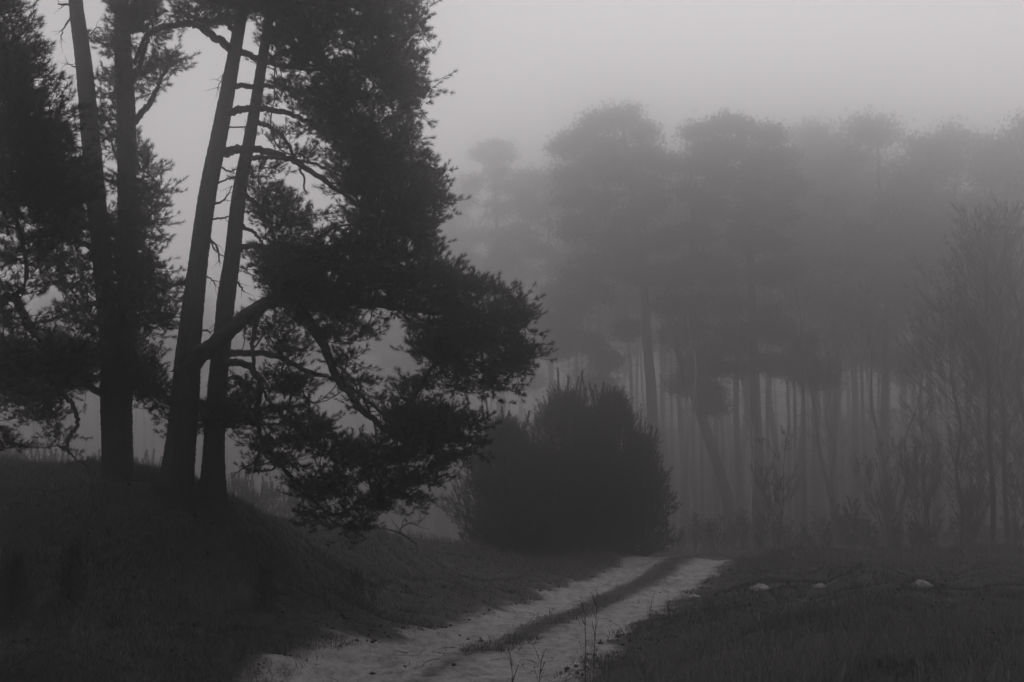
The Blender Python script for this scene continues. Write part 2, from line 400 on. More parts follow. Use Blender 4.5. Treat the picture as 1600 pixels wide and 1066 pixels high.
# litter: clods, cones, twigs
tx, ty = field(12000, 11.5, 40, lambda x, y: np.where(np.abs(np.abs(path_uv(x, y)[0]) - 1.7) < .4, .8, np.where(np.abs(path_uv(x, y)[0]) < 1.4, .05, .4))); k = len(tx)
r_ = .005 + .022 * U(0, 1, k) ** 3 * (1 + ty / 40); c_ = np.c_[tx, ty, Z(tx, ty) + .02 + r_ * .3]
oc = np.array([[1, 0, 0], [-1, 0, 0], [0, 1, 0], [0, -1, 0], [0, 0, .8], [0, 0, -.8]], float)
V = c_[:, None] + (oc[None] * U(.6, 1.4, (k, 6, 1))) * r_[:, None, None]
of = np.array([[0, 2, 4], [2, 1, 4], [1, 3, 4], [3, 0, 4], [2, 0, 5], [1, 2, 5], [3, 1, 5], [0, 3, 5]])
B_ = Buf(); B_.add(V, of[None] + (np.arange(k) * 6)[:, None, None])
tx, ty = field(2600, 11.5, 34, lambda x, y: np.where(np.abs(path_uv(x, y)[0]) < 1.7, .15, 1)); k = len(tx)
a = U(0, 6.28, k); L_ = U(.05, .22, k); p0 = np.c_[tx, ty, Z(tx, ty) + .03]; x1, y1 = tx + np.cos(a) * L_, ty + np.sin(a) * L_
p1 = np.c_[x1, y1, Z(x1, y1) + U(.02, .09, k)]; tubes(B_, p0, (p0 + p1) / 2 + rng.normal(0, .02, (k, 3)), p1, np.full(k, .004), np.full(k, .002), 3, 2)
tag(B_.build('forest_litter', M_litter), 'fallen twigs, cones and clods scattered over the ground and path edges', 'litter', kind='stuff')

# ------------------------------------------------------------------ near pines on the bank
def limb_pts(pl, d0, sub=8):
    return catmull([P(x, y, d0 + dd) for x, y, dd in pl], sub)
def near_pine(name, label, base, trunks, limbs, dead, rows, d0, depth, spacing=38, layers=3, extra=None, nn=30, nlen=.075, above=None, tw=9, seed=1):
    """trunks: [(x, y, width px)] lists; limbs: ([(x, y, depth offset)], start px, end px);
    rows: (y, x0, x1, density) foliage spans in the photograph; every pad gets its own depth"""
    global rng; rng = np.random.default_rng(seed)
    s = d0 / F
    bz = P(*base, d0); root = empty(name, (bz[0], bz[1], z1(bz[0], bz[1]) - .05))
    tag(root, label, 'pine tree', 'tall pines on the bank')
    R, RD, GID, LEN = [], [], [], []
    tb = Buf()
    for ti, tr in enumerate(trunks):
        pts = catmull([P(x, y, d0 + dd) for x, y, w_, dd in tr], 8); wd = catmull([(w_, 0, 0) for x, y, w_, dd in tr], 8)[:, 0] * s * .5
        if ti == 0: pts = np.vstack([pts[0] + [0, 0, -.35], pts]); wd = np.r_[wd[0] * 1.1, wd]
        n2 = len(pts) * 4; q = np.linspace(0, len(pts) - 1, n2); ip = np.arange(len(pts))
        pts2 = np.stack([np.interp(q, ip, pts[:, c]) for c in range(3)], 1); wd2 = np.interp(q, ip, wd)
        polytube(tb, pts2, wd2, 22, rough=.035, flare=.35 if ti == 0 else 0)
        for p in pts[len(pts) // 3:]:
            R.append(p); RD.append(np.array([.5, 0, .3])); GID.append(-1); LEN.append(1.6)
    tk = tb.build('trunk', M_bark, root)
    lb = []
    for li, (pl, w0, w1) in enumerate(limbs):
        pts = limb_pts(pl, d0); r = np.linspace(w0, w1, len(pts)) * s * .5
        pts = pts + rng.normal(0, .01, pts.shape); b = Buf(); polytube(b, pts, r, 9, rough=.03); lb.append(b)
        T = nrm(np.gradient(pts, axis=0))
        for k in range(2, len(pts)): R.append(pts[k]); RD.append(T[k]); GID.append(li); LEN.append(0)
    R = np.array(R); RD = np.array(RD); GID = np.array(GID); LEN = np.array(LEN, float)
    # foliage pads
    pads = []
    for (y, x0, x1, dens) in rows:
        n = max(1, (x1 - x0) / spacing) * dens * layers * 1.12
        n = int(n) + (rng.random() < n % 1)
        for _ in range(n):
            t = rng.random(); x = x0 + 10 + t * max(1, x1 - x0 - 24) - (abs(rng.normal(0, 16)) if t > .85 else 0) + U(-5, 5); yy = y + U(-13, 13)
            dd = U(-1, 1) * depth * (.35 + .65 * math.sin(math.pi * min(1, .12 + t * .8)))
            pads.append(P(x, yy, d0 + dd))
    for (x, y, dd) in (extra or []): pads.append(P(x, y, d0 + dd))
    if above:
        n, x0, x1, y0, y1 = above
        for _ in range(n):
            y = U(y0, y1); f = 1 - .75 * (y1 - y) / (y1 - y0); c = (x0 + x1) / 2; pads.append(P(c + U(-1, 1) * f * (x1 - x0) / 2, y, d0 + U(-1, 1) * depth * 1.1 * f))
    pads = np.array(pads)
    par, order = grow(R, pads, .4, LEN)
    P0, C, P1, ra, rb, dirs, gi, cnt = tree_edges(R, RD, pads, par, order, .0065, .42, GID, rmax=.06)
    for li in range(len(limbs)):
        k = gi == li; tubes(lb[li], P0[k], C[k], P1[k], ra[k], rb[k], 5, 4)
    k = gi < 0; ex = Buf(); tubes(ex, P0[k], C[k], P1[k], ra[k], rb[k], 5, 4)
    # twiglets and tufts
    n = len(pads); m = n * tw
    hub = np.repeat(P1, tw, 0); dr = np.repeat(dirs, tw, 0)
    rv = rng.normal(0, 1, (m, 3)); rv[:, 2] *= .28
    dv = nrm(dr * .5 + nrm(rv) * 1.0 + np.array([0, 0, .06])); L = U(.12, .44, m)
    t0 = hub - dr * (U(0, .25, m))[:, None]
    t1 = t0 + dv * L[:, None]; c1 = (t0 + t1) / 2 - np.array([0, 0, .05]) * (L / .4)[:, None]
    kk = np.repeat(gi, tw)
    for li in range(len(limbs)):
        q = kk == li; tubes(lb[li], t0[q], c1[q], t1[q], np.full(q.sum(), .0045), np.full(q.sum(), .003), 3, 2)
    q = kk < 0; tubes(ex, t0[q], c1[q], t1[q], np.full(q.sum(), .0045), np.full(q.sum(), .003), 3, 2)
    nb_ = Buf()
    for t in (.3, .5, .68, .85, 1.0):
        pos = (1 - t) ** 2 * t0 + 2 * t * (1 - t) * c1 + t * t * t1 + rng.normal(0, .035, (m, 3)) * (1.2 - t)
        ax = nrm(dv + rng.normal(0, .75 * (1.3 - t), (m, 3)) + np.array([0, 0, .6]))
        keep = U(0, 1, m) < (.45 + .55 * t)
        needles(nb_, pos[keep], ax[keep], U(.03, .09, keep.sum()), nlen, nn, wid=.0055, ang=(.3, 1.25))
    nb_.build('crown', M_needle, root)
    for b in lb: b.build('limb', M_limb, root)
    if ex.n: ex.build('branch', M_limb, root)
    for pl, w0, w1 in dead:
        pts = limb_pts(pl, d0, 5); pts += rng.normal(0, .008, pts.shape); b = Buf()
        polytube(b, pts, np.linspace(w0, w1, len(pts)) * s * .5, 6, rough=.12)
        T = nrm(np.gradient(pts, axis=0))
        if len(pts) > 8:
            sel = rng.integers(3, len(pts), 6); v = nrm(T[sel] + rng.normal(0, .6, (6, 3))); e = pts[sel] + v * U(.08, .25, 6)[:, None]
            tubes(b, pts[sel], (pts[sel] + e) / 2 + rng.normal(0, .02, (6, 3)), e, np.full(6, .004), np.full(6, .0015), 4, 3)
        b.build('dead_branch', M_limb, root)
    return root

dA = 20.0
near_pine('pine_tree', 'dark right-leaning pine on the bank whose thick bent limb crosses the next trunk', (272, 776),
    [[(272, 780, 66, 0), (275, 755, 56, 0), (283, 690, 47, 0), (291, 600, 43, 0), (295, 540, 38, 0), (311, 400, 30, 0), (325, 300, 28, 0), (345, 200, 26, 0), (367, 80, 21, 0), (384, -20, 18, 0), (405, -180, 12, 0), (425, -340, 5, 0)]],
    [([(292, 585, 0), (312, 556, -.3), (345, 530, -.55), (380, 498, -.7), (420, 474, -.7), (462, 478, -.6), (498, 523, -.5), (523, 585, -.5), (560, 635, -.5), (610, 675, -.5), (650, 700, -.5)], 31, 5),
     ([(420, 468, -.7), (470, 455, -.6), (540, 470, -.3), (620, 480, 0), (700, 490, 0), (770, 500, .1)], 20, 4),
     ([(352, 240, 0), (368, 233, -.1), (400, 234, -.2), (440, 242, -.3), (480, 264, -.4), (520, 292, -.4), (580, 330, -.3), (630, 350, -.2)], 15, 4),
     ([(354, 180, 0), (375, 171, -.2), (410, 170, -.3), (450, 176, -.5), (490, 195, -.5), (540, 230, -.4), (600, 260, -.4)], 13, 3),
     ([(362, 134, 0), (385, 135, .2), (440, 136, .4), (500, 150, .5), (560, 150, .6)], 10, 3),
     ([(372, 78, 0), (400, 90, .1), (450, 105, .2), (520, 110, .2), (600, 100, .2)], 12, 3),
     ([(370, 85, 0), (352, 70, -.1), (325, 52, -.2), (300, 37, -.3), (268, 41, -.4), (240, 47, -.5), (222, 68, -.5), (210, 100, -.5)], 15, 6),
     ([(372, 55, 0), (350, 30, .1), (330, 5, .2), (310, -20, .2)], 10, 4),
     ([(384, -20, 0), (430, -40, .2), (500, -60, .4), (600, -60, .4)], 11, 3),
     ([(400, -140, 0), (450, -180, -.3), (520, -200, -.4)], 9, 3),
     ([(395, -100, 0), (360, -130, .2), (300, -150, .3)], 9, 3),
     ([(420, 468, -.7), (400, 500, -.9), (395, 560, -1.0), (410, 610, -1.0), (440, 650, -1.0)], 9, 3)],
    [([(318, 345, 0), (333, 388, 0), (352, 402, 0)], 4, 1.5), ([(345, 262, 0), (360, 268, 0), (372, 262, 0)], 4, 2),
     ([(356, 200, 0), (375, 198, .1), (386, 200, .1)], 3, 2), ([(358, 100, 0), (348, 120, -.1), (340, 140, -.1)], 3, 1),
     ([(330, 320, 0), (350, 312, .1), (363, 290, .1)], 5, 1.5), ([(334, 290, 0), (355, 280, .2), (370, 276, .2)], 4, 2),
     ([(325, 345, 0), (340, 342, .1), (357, 338, .1)], 4, 2.5), ([(317, 365, 0), (338, 385, .1), (343, 410, .1)], 4, 2.5),
     ([(309, 518, 0), (322, 516, -.2), (330, 520, -.2)], 3, 2), ([(322, 432, 0), (332, 438, 0), (336, 446, 0)], 2.5, 1.5)],
    [(-8, 250, 690, 1.2), (22, 262, 688, 1.1), (48, 400, 676, 1.2), (78, 440, 672, 1.3), (108, 455, 672, 1.3), (138, 445, 682, 1.3), (168, 455, 680, 1.25),
     (198, 480, 672, 1.25), (228, 520, 684, 1.3), (258, 520, 705, 1.3), (285, 520, 722, 1.4), (315, 540, 716, 1.35), (345, 540, 708, 1.3), (375, 540, 700, 1.25), (400, 480, 690, 1.1),
     (425, 440, 745, 1.2), (446, 440, 795, 1.25), (470, 560, 800, 1.1), (482, 780, 846, 1.1), (500, 620, 835, 1.15), (528, 640, 838, 1.15), (550, 640, 855, 1.1), (575, 660, 848, .95),
     (600, 700, 815, .7), (600, 560, 690, .45), (520, 470, 620, .7), (455, 425, 560, 1.0), (480, 440, 600, .9), (640, 590, 735, .8), (658, 600, 765, 1.2), (685, 580, 760, 1.2), (712, 600, 740, .9), (742, 590, 722, .7), (772, 600, 705, .5), (560, 520, 620, .3)],
    dA, 2.2, spacing=33, layers=3, above=(260, 230, 700, -430, -30), seed=11)

near_pine('pine_tree', 'rightmost dark pine on the bank, trunk flared at the foot, boughs drooping to the ground', (330, 790),
    [[(330, 794, 60, .3), (332, 765, 44, .3), (334, 700, 34, .3), (340, 600, 31, .3), (346, 540, 29, .3), (354, 460, 29, .3), (363, 400, 26, .3), (374, 300, 23, .3), (393, 200, 19, .3), (409, 100, 17, .3), (424, 0, 15, .3), (442, -150, 11, .3), (455, -300, 5, .3)]],
    [([(344, 575, .3), (362, 566, .2), (390, 573, 0), (406, 600, -.1), (402, 640, -.1), (410, 690, -.2), (440, 730, -.2), (470, 760, -.3), (510, 800, -.3)], 13, 4),
     ([(346, 555, .3), (380, 552, .8), (430, 556, 1.2), (480, 580, 1.4), (540, 600, 1.5), (600, 650, 1.4), (650, 700, 1.3)], 13, 3),
     ([(398, 190, .3), (418, 197, .3), (440, 212, .4), (456, 236, .4), (468, 262, .4), (480, 300, .5)], 9, 3),
     ([(390, 247, .3), (420, 245, .5), (455, 249, .8), (500, 260, 1), (560, 290, 1.2)], 9, 3),
     ([(378, 300, .3), (402, 322, .2), (422, 352, .1), (432, 392, 0)], 9, 4),
     ([(374, 352, .3), (395, 362, .6), (408, 375, .8), (411, 394, .9)], 7, 3),
     ([(370, 388, .3), (395, 384, .4), (420, 392, .4), (470, 405, .3), (540, 410, .2)], 11, 3),
     ([(410, 100, .3), (450, 80, .6), (520, 60, 1), (600, 40, 1.2)], 9, 3),
     ([(428, -20, .3), (470, -40, .5), (540, -80, .8)], 9, 3), ([(436, -90, .3), (400, -110, .6), (350, -120, .8)], 8, 3)],
    [([(343, 600, .3), (370, 588, .2), (382, 600, .1), (398, 610, .1), (400, 622, .1)], 8, 4), ([(345, 594, .3), (362, 592, .2), (378, 594, .1)], 7, 4),
     ([(360, 432, .3), (374, 445, .2), (380, 456, .2)], 5, 2), ([(392, 277, .3), (408, 275, .2), (425, 278, .2)], 3, 2), ([(384, 330, .3), (394, 331, .2)], 4, 3),
     ([(415, 690, -.2), (400, 718, -.3), (384, 730, -.3), (365, 742, -.3)], 4, 1.5), ([(338, 290, .3), (322, 345, .1)], 2, 1)],
    [(275, 395, 460, .45), (300, 390, 470, .6), (325, 400, 490, .75), (350, 395, 520, .7), (375, 430, 540, .8), (398, 385, 540, 1.0), (415, 372, 520, 1.3), (435, 378, 500, 1.0),
     (200, 410, 470, .35), (135, 415, 470, .4), (160, 410, 450, .25), (90, 420, 480, .5), (235, 440, 510, .4), (500, 370, 420, .5), (490, 420, 560, .7), (520, 380, 470, .35), (545, 400, 520, .5),
     (590, 400, 500, .5), (615, 350, 500, .45), (640, 375, 520, .45), (662, 380, 540, .6), (688, 385, 590, .7), (710, 390, 640, .65), (735, 390, 650, .4), (755, 440, 660, .45), (778, 460, 640, .5), (797, 480, 620, .45), (815, 490, 590, .35), (830, 505, 570, .25),
     (630, 520, 600, .4), (600, 500, 600, .3), (505, 400, 440, .3), (-10, 330, 560, .7), (30, 420, 620, .6), (350, 560, 690, .5), (300, 560, 700, .5), (250, 540, 680, .5)],
    20.3, 1.9, spacing=33, layers=3, above=(150, 300, 640, -380, -30), seed=12)

near_pine('pine_tree', 'dark pine with twin stems from one thick foot, left of the two leaning trunks', (183, 765),
    [[(184, 772, 58, 0), (184, 745, 50, 0), (183, 690, 47, 0), (181, 620, 47, 0), (176, 560, 38, -.05), (164, 450, 30, -.1), (152, 330, 30, -.1), (142, 220, 29, -.1), (131, 100, 26, -.1), (118, 0, 22, -.1), (105, -150, 15, -.1), (95, -300, 6, -.1)],
     [(184, 640, 42, .1), (192, 580, 36, .1), (198, 480, 32, .1), (198, 380, 30, .1), (198, 280, 29, .1), (197, 180, 30, .1), (192, 80, 27, .1), (190, 0, 22, .1), (190, -150, 15, .1), (192, -280, 6, .1)]],
    [([(206, 192, .1), (222, 175, -.1), (236, 158, -.2), (246, 135, -.3), (262, 105, -.3), (272, 85, -.3)], 12, 4),
     ([(200, 135, .1), (215, 110, -.3), (225, 80, -.4), (235, 55, -.4)], 12, 4),
     ([(203, 300, .1), (225, 310, -.2), (250, 300, -.4)], 7, 3), ([(203, 350, .1), (230, 350, .3), (262, 340, .4)], 7, 3),
     ([(200, 430, .1), (230, 425, 0), (265, 430, 0)], 7, 3), ([(200, 500, .1), (230, 490, -.3), (262, 492, -.5)], 7, 3),
     ([(200, 600, .1), (235, 610, .5), (280, 625, 1.0), (330, 640, 1.6), (380, 650, 2.0)], 9, 3),
     ([(172, 620, 0), (150, 610, -.4), (120, 590, -.8), (70, 560, -1.0), (10, 555, -1.2)], 14, 5),
     ([(160, 400, -.1), (130, 380, -.4), (90, 360, -.6), (40, 370, -.8)], 11, 4), ([(150, 300, -.1), (120, 310, .3), (70, 290, .5), (10, 280, .5)], 10, 4),
     ([(165, 470, -.1), (130, 480, .4), (80, 500, .8), (20, 510, .9)], 10, 4),
     ([(100, 580, -.9), (98, 612, -1.0), (112, 632, -1.0), (121, 660, -1.0), (110, 680, -1.0), (105, 700, -1.0), (118, 716, -1.0), (141, 733, -1.0)], 9, 2),
     ([(190, -20, .1), (230, -40, .3), (280, -60, .4)], 8, 3), ([(112, -60, -.1), (70, -80, -.4), (20, -90, -.5)], 8, 3)],
    [([(108, 8, -.1), (98, 7, -.1), (90, 7, -.1)], 4, 2), ([(110, 28, -.1), (101, 40, -.1), (95, 60, -.1)], 4, 1.5), ([(119, 105, -.1), (110, 101, -.1), (104, 100, -.1)], 2.5, 1), ([(140, 55, -.1), (148, 46, -.2), (155, 43, -.2)], 2.5, 1)],
    [(10, 160, 270, .9), (40, 165, 275, .9), (70, 150, 225, .8), (95, 210, 285, .4), (105, 245, 285, .5), (130, 205, 275, .5), (155, 235, 268, .4), (85, 252, 275, .4), (120, 160, 200, .6), (150, 150, 200, .7), (180, 150, 200, .7), (205, 160, 225, .5), (235, 165, 238, .7), (262, 205, 246, .9),
     (280, 165, 220, .6), (300, 205, 262, .9), (325, 205, 268, .9), (352, 150, 266, 1.0), (378, 150, 245, .9), (405, 150, 262, .9), (432, 150, 275, 1.0), (450, 215, 282, .9), (475, 150, 258, .9), (495, 215, 278, 1.0), (520, 150, 255, 1.0), (548, 140, 258, 1.0), (575, 140, 262, 1.0),
     (600, 190, 270, .9), (622, 200, 285, .8), (640, 230, 395, .7), (660, 245, 400, .6), (675, 255, 300, .4), (610, 345, 420, .5),
     (270, 60, 160, 1.0), (300, 0, 160, 1.2), (325, 0, 150, .9), (350, 40, 150, .9), (380, 60, 150, .8), (410, 50, 160, .8), (440, 60, 160, .7), (470, 90, 160, .6), (500, 90, 160, .5),
     (535, 60, 165, .9), (555, 0, 165, 1.3), (572, 0, 165, 1.5), (592, 0, 160, 1.3), (612, 0, 120, .9), (632, 0, 105, .7), (650, 25, 95, .5), (690, 75, 115, .6), (700, 78, 108, .4)],
    20.8, 1.6, spacing=33, layers=3.3, above=(120, 20, 330, -360, -20), seed=13)

near_pine('pine_tree', 'nearest pine at the left edge, only its dark needled boughs in view', (-190, 800),
    [[(-190, 860, 90, 0), (-190, 760, 70, 0), (-185, 600, 60, 0), (-170, 400, 52, 0), (-150, 200, 44, 0), (-130, 0, 36, 0), (-115, -200, 24, 0), (-105, -420, 8, 0)]],
    [([(-150, 200, 0), (-100, 190, -.3), (-40, 175, -.5), (20, 180, -.6), (70, 190, -.6)], 16, 4),
     ([(-140, 100, 0), (-90, 80, .1), (-40, 70, .2), (20, 80, .2)], 14, 4), ([(-132, 10, 0), (-90, 0, -.2), (-40, -10, -.3), (10, 10, -.3)], 13, 4),
     ([(-165, 320, 0), (-110, 290, 0), (-50, 270, 0), (20, 280, 0), (80, 300, .1)], 17, 4),
     ([(-178, 520, 0), (-110, 490, -.3), (-40, 480, -.5), (0, 471, -.5), (22, 464, -.5), (34, 486, -.5), (49, 516, -.5), (66, 534, -.5), (100, 560, -.4)], 22, 6),
     ([(-170, 420, 0), (-110, 400, .4), (-50, 390, .6), (10, 400, .7), (60, 420, .7)], 14, 3), ([(-180, 600, 0), (-120, 570, .5), (-40, 545, .9), (30, 530, 1)], 14, 4),
     ([(-125, -100, 0), (-80, -130, .3), (-20, -140, .5)], 12, 3), ([(-130, -60, 0), (-190, -80, .2), (-260, -60, .3)], 12, 3), ([(-170, 420, 0), (-240, 400, .2), (-320, 400, .3)], 12, 3)],
    [],
    [(0, -60, 30, 1.1), (30, -60, 48, 1.2), (60, -60, 52, 1.2), (90, -60, 66, 1.3), (115, -60, 84, 1.3), (140, -60, 78, 1.3), (165, -60, 100, 1.4), (190, -60, 112, 1.4), (215, -60, 118, 1.4), (240, -60, 130, 1.4), (265, -60, 145, 1.4), (290, -60, 160, 1.4), (315, -60, 150, 1.2),
     (345, -60, 120, .6), (375, -60, 110, .45), (405, -60, 110, .4), (440, -60, 100, .4), (475, -60, 60, .4), (505, -40, 120, .45), (545, -60, 120, .8), (575, -60, 110, 1.0), (600, -60, 60, .6), (690, -20, 25, .7), (670, -40, 12, .6)],
    15.0, 1.3, spacing=40, layers=1.9, above=(160, -330, 20, -420, 0), seed=14)

# ------------------------------------------------------------------ young pines beside the path
def young_pine(name, label, H, Rm, seed, nshoot=1500, lead=.45):
    """built round its own foot at the world origin"""
    global rng; rng = np.random.default_rng(seed); nshoot = int(nshoot * 1.7)
    root = empty(name, (0, 0, 0)); tag(root, label, 'young pine')
    b = Buf(); hz = np.linspace(-.1, H * .93, 14); tp = np.c_[rng.normal(0, .02, 14), rng.normal(0, .02, 14), hz]
    polytube(b, tp, np.linspace(.012 * H + .015, .012, 14), 8, .05)
    def env(t): return Rm * np.clip(np.where(t < .22, .86 + .64 * t, 1.0 - ((t - .22) / .82) ** 2.8), .03, 1)
    lob = rng.uniform(0, 6.28, 5)
    t = U(.02, 1, nshoot) ** .9; ph = U(0, 2 * np.pi, nshoot)
    e = env(t) * (1 + .15 * np.sin(3 * ph + lob[0] + t * 5) + .13 * np.sin(5 * ph + lob[1] - t * 9) + .12 * np.sin(t * 19 + lob[2]))
    ce = U(.74, 1.12, (12, 14)); e = e * ce[np.minimum((t * 11).astype(int), 11), (ph * 2.1).astype(int) % 14]
    rr = e * np.sqrt(U(.12, 1, nshoot)); pos = np.c_[rr * np.cos(ph), rr * np.sin(ph), t * H * .95]
    # branches from the stem to the shoots
    k = rng.permutation(nshoot)[:nshoot // 4]; zb = np.clip(pos[k, 2] - rr[k] * U(.25, .7, len(k)), .05, H)
    s0 = np.c_[np.zeros(len(k)), np.zeros(len(k)), zb]; mid = s0 * .5 + pos[k] * .5 - np.array([0, 0, .08]) * rr[k][:, None]
    tubes(b, s0, mid, pos[k], np.full(len(k), .012), np.full(len(k), .005), 4, 3)
    b.build('trunk', M_limb, root)
    out = np.c_[np.cos(ph), np.sin(ph), np.zeros(nshoot)]
    ax = nrm(out * (U(.25, .95, nshoot) * (1.05 - .75 * t))[:, None] + np.array([0, 0, .85]) + rng.normal(0, .22, (nshoot, 3)))
    nb_ = Buf(); needles(nb_, pos, ax, U(.12, .30, nshoot) * lead / .45 * (.8 + .9 * t), .075, 30, wid=.009, ang=(.5, 1.15))
    side = rng.permutation(nshoot)[:nshoot // 2]
    needles(nb_, pos[side] + ax[side] * .05, nrm(ax[side] + rng.normal(0, .6, (len(side), 3))), U(.1, .22, len(side)), .08, 20, wid=.011)
    n3 = int(70 * H / 4.5); t3 = U(.3, .93, n3); p3 = U(0, 6.28, n3); e3 = env(t3) * U(.85, 1.08, n3)
    needles(nb_, np.c_[e3 * np.cos(p3), e3 * np.sin(p3), t3 * H * .97], nrm(np.c_[np.cos(p3) * .35, np.sin(p3) * .35, np.full(n3, 1.)] + rng.normal(0, .1, (n3, 3))), U(.25, .5, n3), .07, 70, wid=.011, ang=(.6, 1.15))
    n2 = 8; a = U(0, 6.28, n2); top = np.c_[np.cos(a) * U(.15, .6, n2) * Rm, np.sin(a) * U(.15, .6, n2) * Rm, U(.84, .95, n2) * H]
    top[0] = (0, 0, H * .9); needles(nb_, top, nrm(np.c_[np.cos(a) * .2, np.sin(a) * .2, np.ones(n2)]), U(.45, .85, n2) * lead / .45, .09, 240, wid=.014, ang=(.6, 1.1))
    nb_.build('crown', M_young, root)
    return root
def put(root, x, y, z=None, rot=0, sc=1.0):
    root.location = (x, y, (z1(x, y) if z is None else z) - .03); root.rotation_euler = (0, 0, rot); root.scale = (sc, sc, sc); return root
def by_px(px, d): return ((px - 800.0) / F * d / math.cos(PITCH) * 1.0, d)
GY_ = 'young pines in a clump beside the path'
def fit_young(px, ytop, ybase, d, Rpx, seed, label, **k):
    H = P(px, ytop, d)[2] - P(px, ybase, d)[2]; X = P(px, 820, d)[0]
    r = young_pine('young_pine', label, H, Rpx * d / F, seed, **k); put(r, X, d); r['group'] = GY_; r.location.z = min(z1(X, d), P(px, ybase, d)[2]) - .04
    return r
yp1 = fit_young(788, 655, 872, 38.0, 76, 21, 'small pointed young pine at the left end of the clump by the path', nshoot=2600)
yp2 = fit_young(883, 612, 868, 40.5, 92, 22, 'tall young pine with spiky upright leaders in the middle of the clump', nshoot=1900, lead=.6)
yp3 = fit_young(958, 610, 866, 40, 82, 23, 'tallest broad young pine at the right end of the clump beside the sandy track', nshoot=2000)
yp4 = fit_young(1004, 680, 867, 40.6, 44, 24, 'slim lower young pine tucked against the right side of the clump', nshoot=800)
yp5 = fit_young(842, 700, 871, 39, 66, 25, 'low bushy young pine in front between the small pointed one and the middle one', nshoot=1000)
yp6 = fit_young(925, 690, 868, 39, 60, 26, 'low bushy young pine in front of the two tall ones in the clump', nshoot=900)

yp7 = fit_young(926, 655, 868, 41.5, 52, 27, 'young pine filling the back of the clump between the two tall ones', nshoot=1000, lead=.6)
# saplings in the mist behind the bank, and on the slope
sapl = young_pine('pine_sapling', 'misty pine sapling poking up behind the bank', 3.0, .85, 31, nshoot=330)
sp_list = [(25, 700, 46), (75, 712, 48), (98, 722, 44), (148, 722, 50), (232, 722, 47), (255, 745, 44), (210, 735, 52), (310, 752, 46), (372, 745, 50), (395, 765, 44), (425, 760, 52), (460, 770, 48), (55, 735, 43), (500, 775, 55), (130, 745, 45)]
for i, (px, yt, d) in enumerate(sp_list):
    o = sapl if i == 0 else copy_tree(sapl)
    X = P(px, 800, d)[0]; zg = z1(X, d); H = P(px, yt, d)[2] - zg
    put(o, X, d, None, i * 1.3, H / 3.1); o['category'] = 'pine sapling'; o['group'] = 'misty saplings behind the bank'
for (px, d, H, lab) in [(20, 15.0, .7, 'dark pine sapling at the left edge low on the slope'), (110, 15.8, .6, 'short dark pine sapling on the slope right of the edge sapling'),
                        (415, 17.6, .55, 'tiny thin pine seedling standing on the slope below the rightmost bank pine'), (555, 21.5, .5, 'tiny pine seedling on the slope below the drooping boughs')]:
    o = copy_tree(sapl); X = P(px, 900, d)[0]; put(o, X, d, None, px, H / 3.0); o['label'] = lab; o['category'] = 'pine sapling'; o['group'] = 'seedlings on the slope'

# ------------------------------------------------------------------ misty forest pines
FAR = 1.38
def far_pine(name, label, H, lobes, trunk, rt, per=13, tuft=14, seed=1, stubs=10, cat='pine tree', ts=1.0):
    """lobes: (x, y, z, rx, rz) relative to the foot; trunk: points"""
    global rng; rng = np.random.default_rng(seed)
    root = empty(name, (0, 0, 0)); tag(root, label, cat)
    tp = catmull(trunk, 6); b = Buf(); polytube(b, tp, np.linspace(rt, rt * .22, len(tp)) , 10, .04)
    T = nrm(np.gradient(tp, axis=0)); pts = []
    for (x, y, z, rx, rz) in lobes:
        v = nrm(rng.normal(0, 1, (per, 3))) * (U(.1, 1, per) ** .4)[:, None]; pts.append(np.array([x, y, z]) + v * [rx, rx, rz])
    pts = np.concatenate(pts); k0 = len(tp) // 4; R = tp[k0:]; RD = T[k0:] + np.array([0, 0, -.3])
    par, order = grow(R, pts, .35, np.zeros(len(R)))
    P0, C, P1, ra, rb, dirs, gi, cnt = tree_edges(R, RD, pts, par, order, .014, .45, None, rmax=rt * .45)
    tubes(b, P0, C, P1, ra, rb, 4, 3)
    if stubs:
        k = rng.integers(len(tp) // 5, int(len(tp) * .7), stubs); a = U(0, 6.28, stubs); v = np.c_[np.cos(a), np.sin(a), U(-.3, .2, stubs)]
        e = tp[k] + v * U(.4, 2.0, stubs)[:, None]; tubes(b, tp[k], (tp[k] + e) / 2 + [0, 0, .15], e, np.full(stubs, .03), np.full(stubs, .01), 4, 3)
    b.build('trunk', M_limb, root)
    m = len(pts) * tuft; c = np.repeat(pts, tuft, 0) + rng.normal(0, 1, (m, 3)) * np.array([.36, .36, .22]) * ts
    ax = nrm(rng.normal(0, 1, (m, 3)) + [0, 0, .9] + np.repeat(dirs, tuft, 0) * .8)
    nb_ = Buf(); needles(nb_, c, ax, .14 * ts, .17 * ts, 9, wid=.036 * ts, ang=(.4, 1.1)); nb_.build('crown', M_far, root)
    return root
def pine_lobes(H, seed, base=.5, wide=.16, n=26):
    r = np.random.default_rng(seed); L = []
    for i in range(n):
        t = base + (1 - base) * r.uniform(0, 1) ** .85; e = wide * H * math.sin(math.pi * min(1, .22 + .75 * (t - base) / (1 - base))) ** .8
        a = r.uniform(0, 6.28); q = e * math.sqrt(r.uniform(.05, 1)); L.append((q * math.cos(a), q * math.sin(a), t * H - .6, r.uniform(.7, 1.3) * H / 22, r.uniform(.4, .75) * H / 22))
    L.append((0, 0, H - .8, H * .045, H * .03)); return L
def straight(H, seed, lean=0):
    r = np.random.default_rng(seed); k = np.linspace(0, 1, 6)
    return [(lean * t + r.normal(0, .12) * (t > 0), r.normal(0, .12) * (t > 0), t * H * .96 - (.3 if t == 0 else 0)) for t in k]
def plot(root, px, ytop, d, H0, rot=0):
    q = P(px, ytop, d); zg = z1(q[0], d); return put(root, q[0], d, zg, rot, (q[2] - zg) / H0)
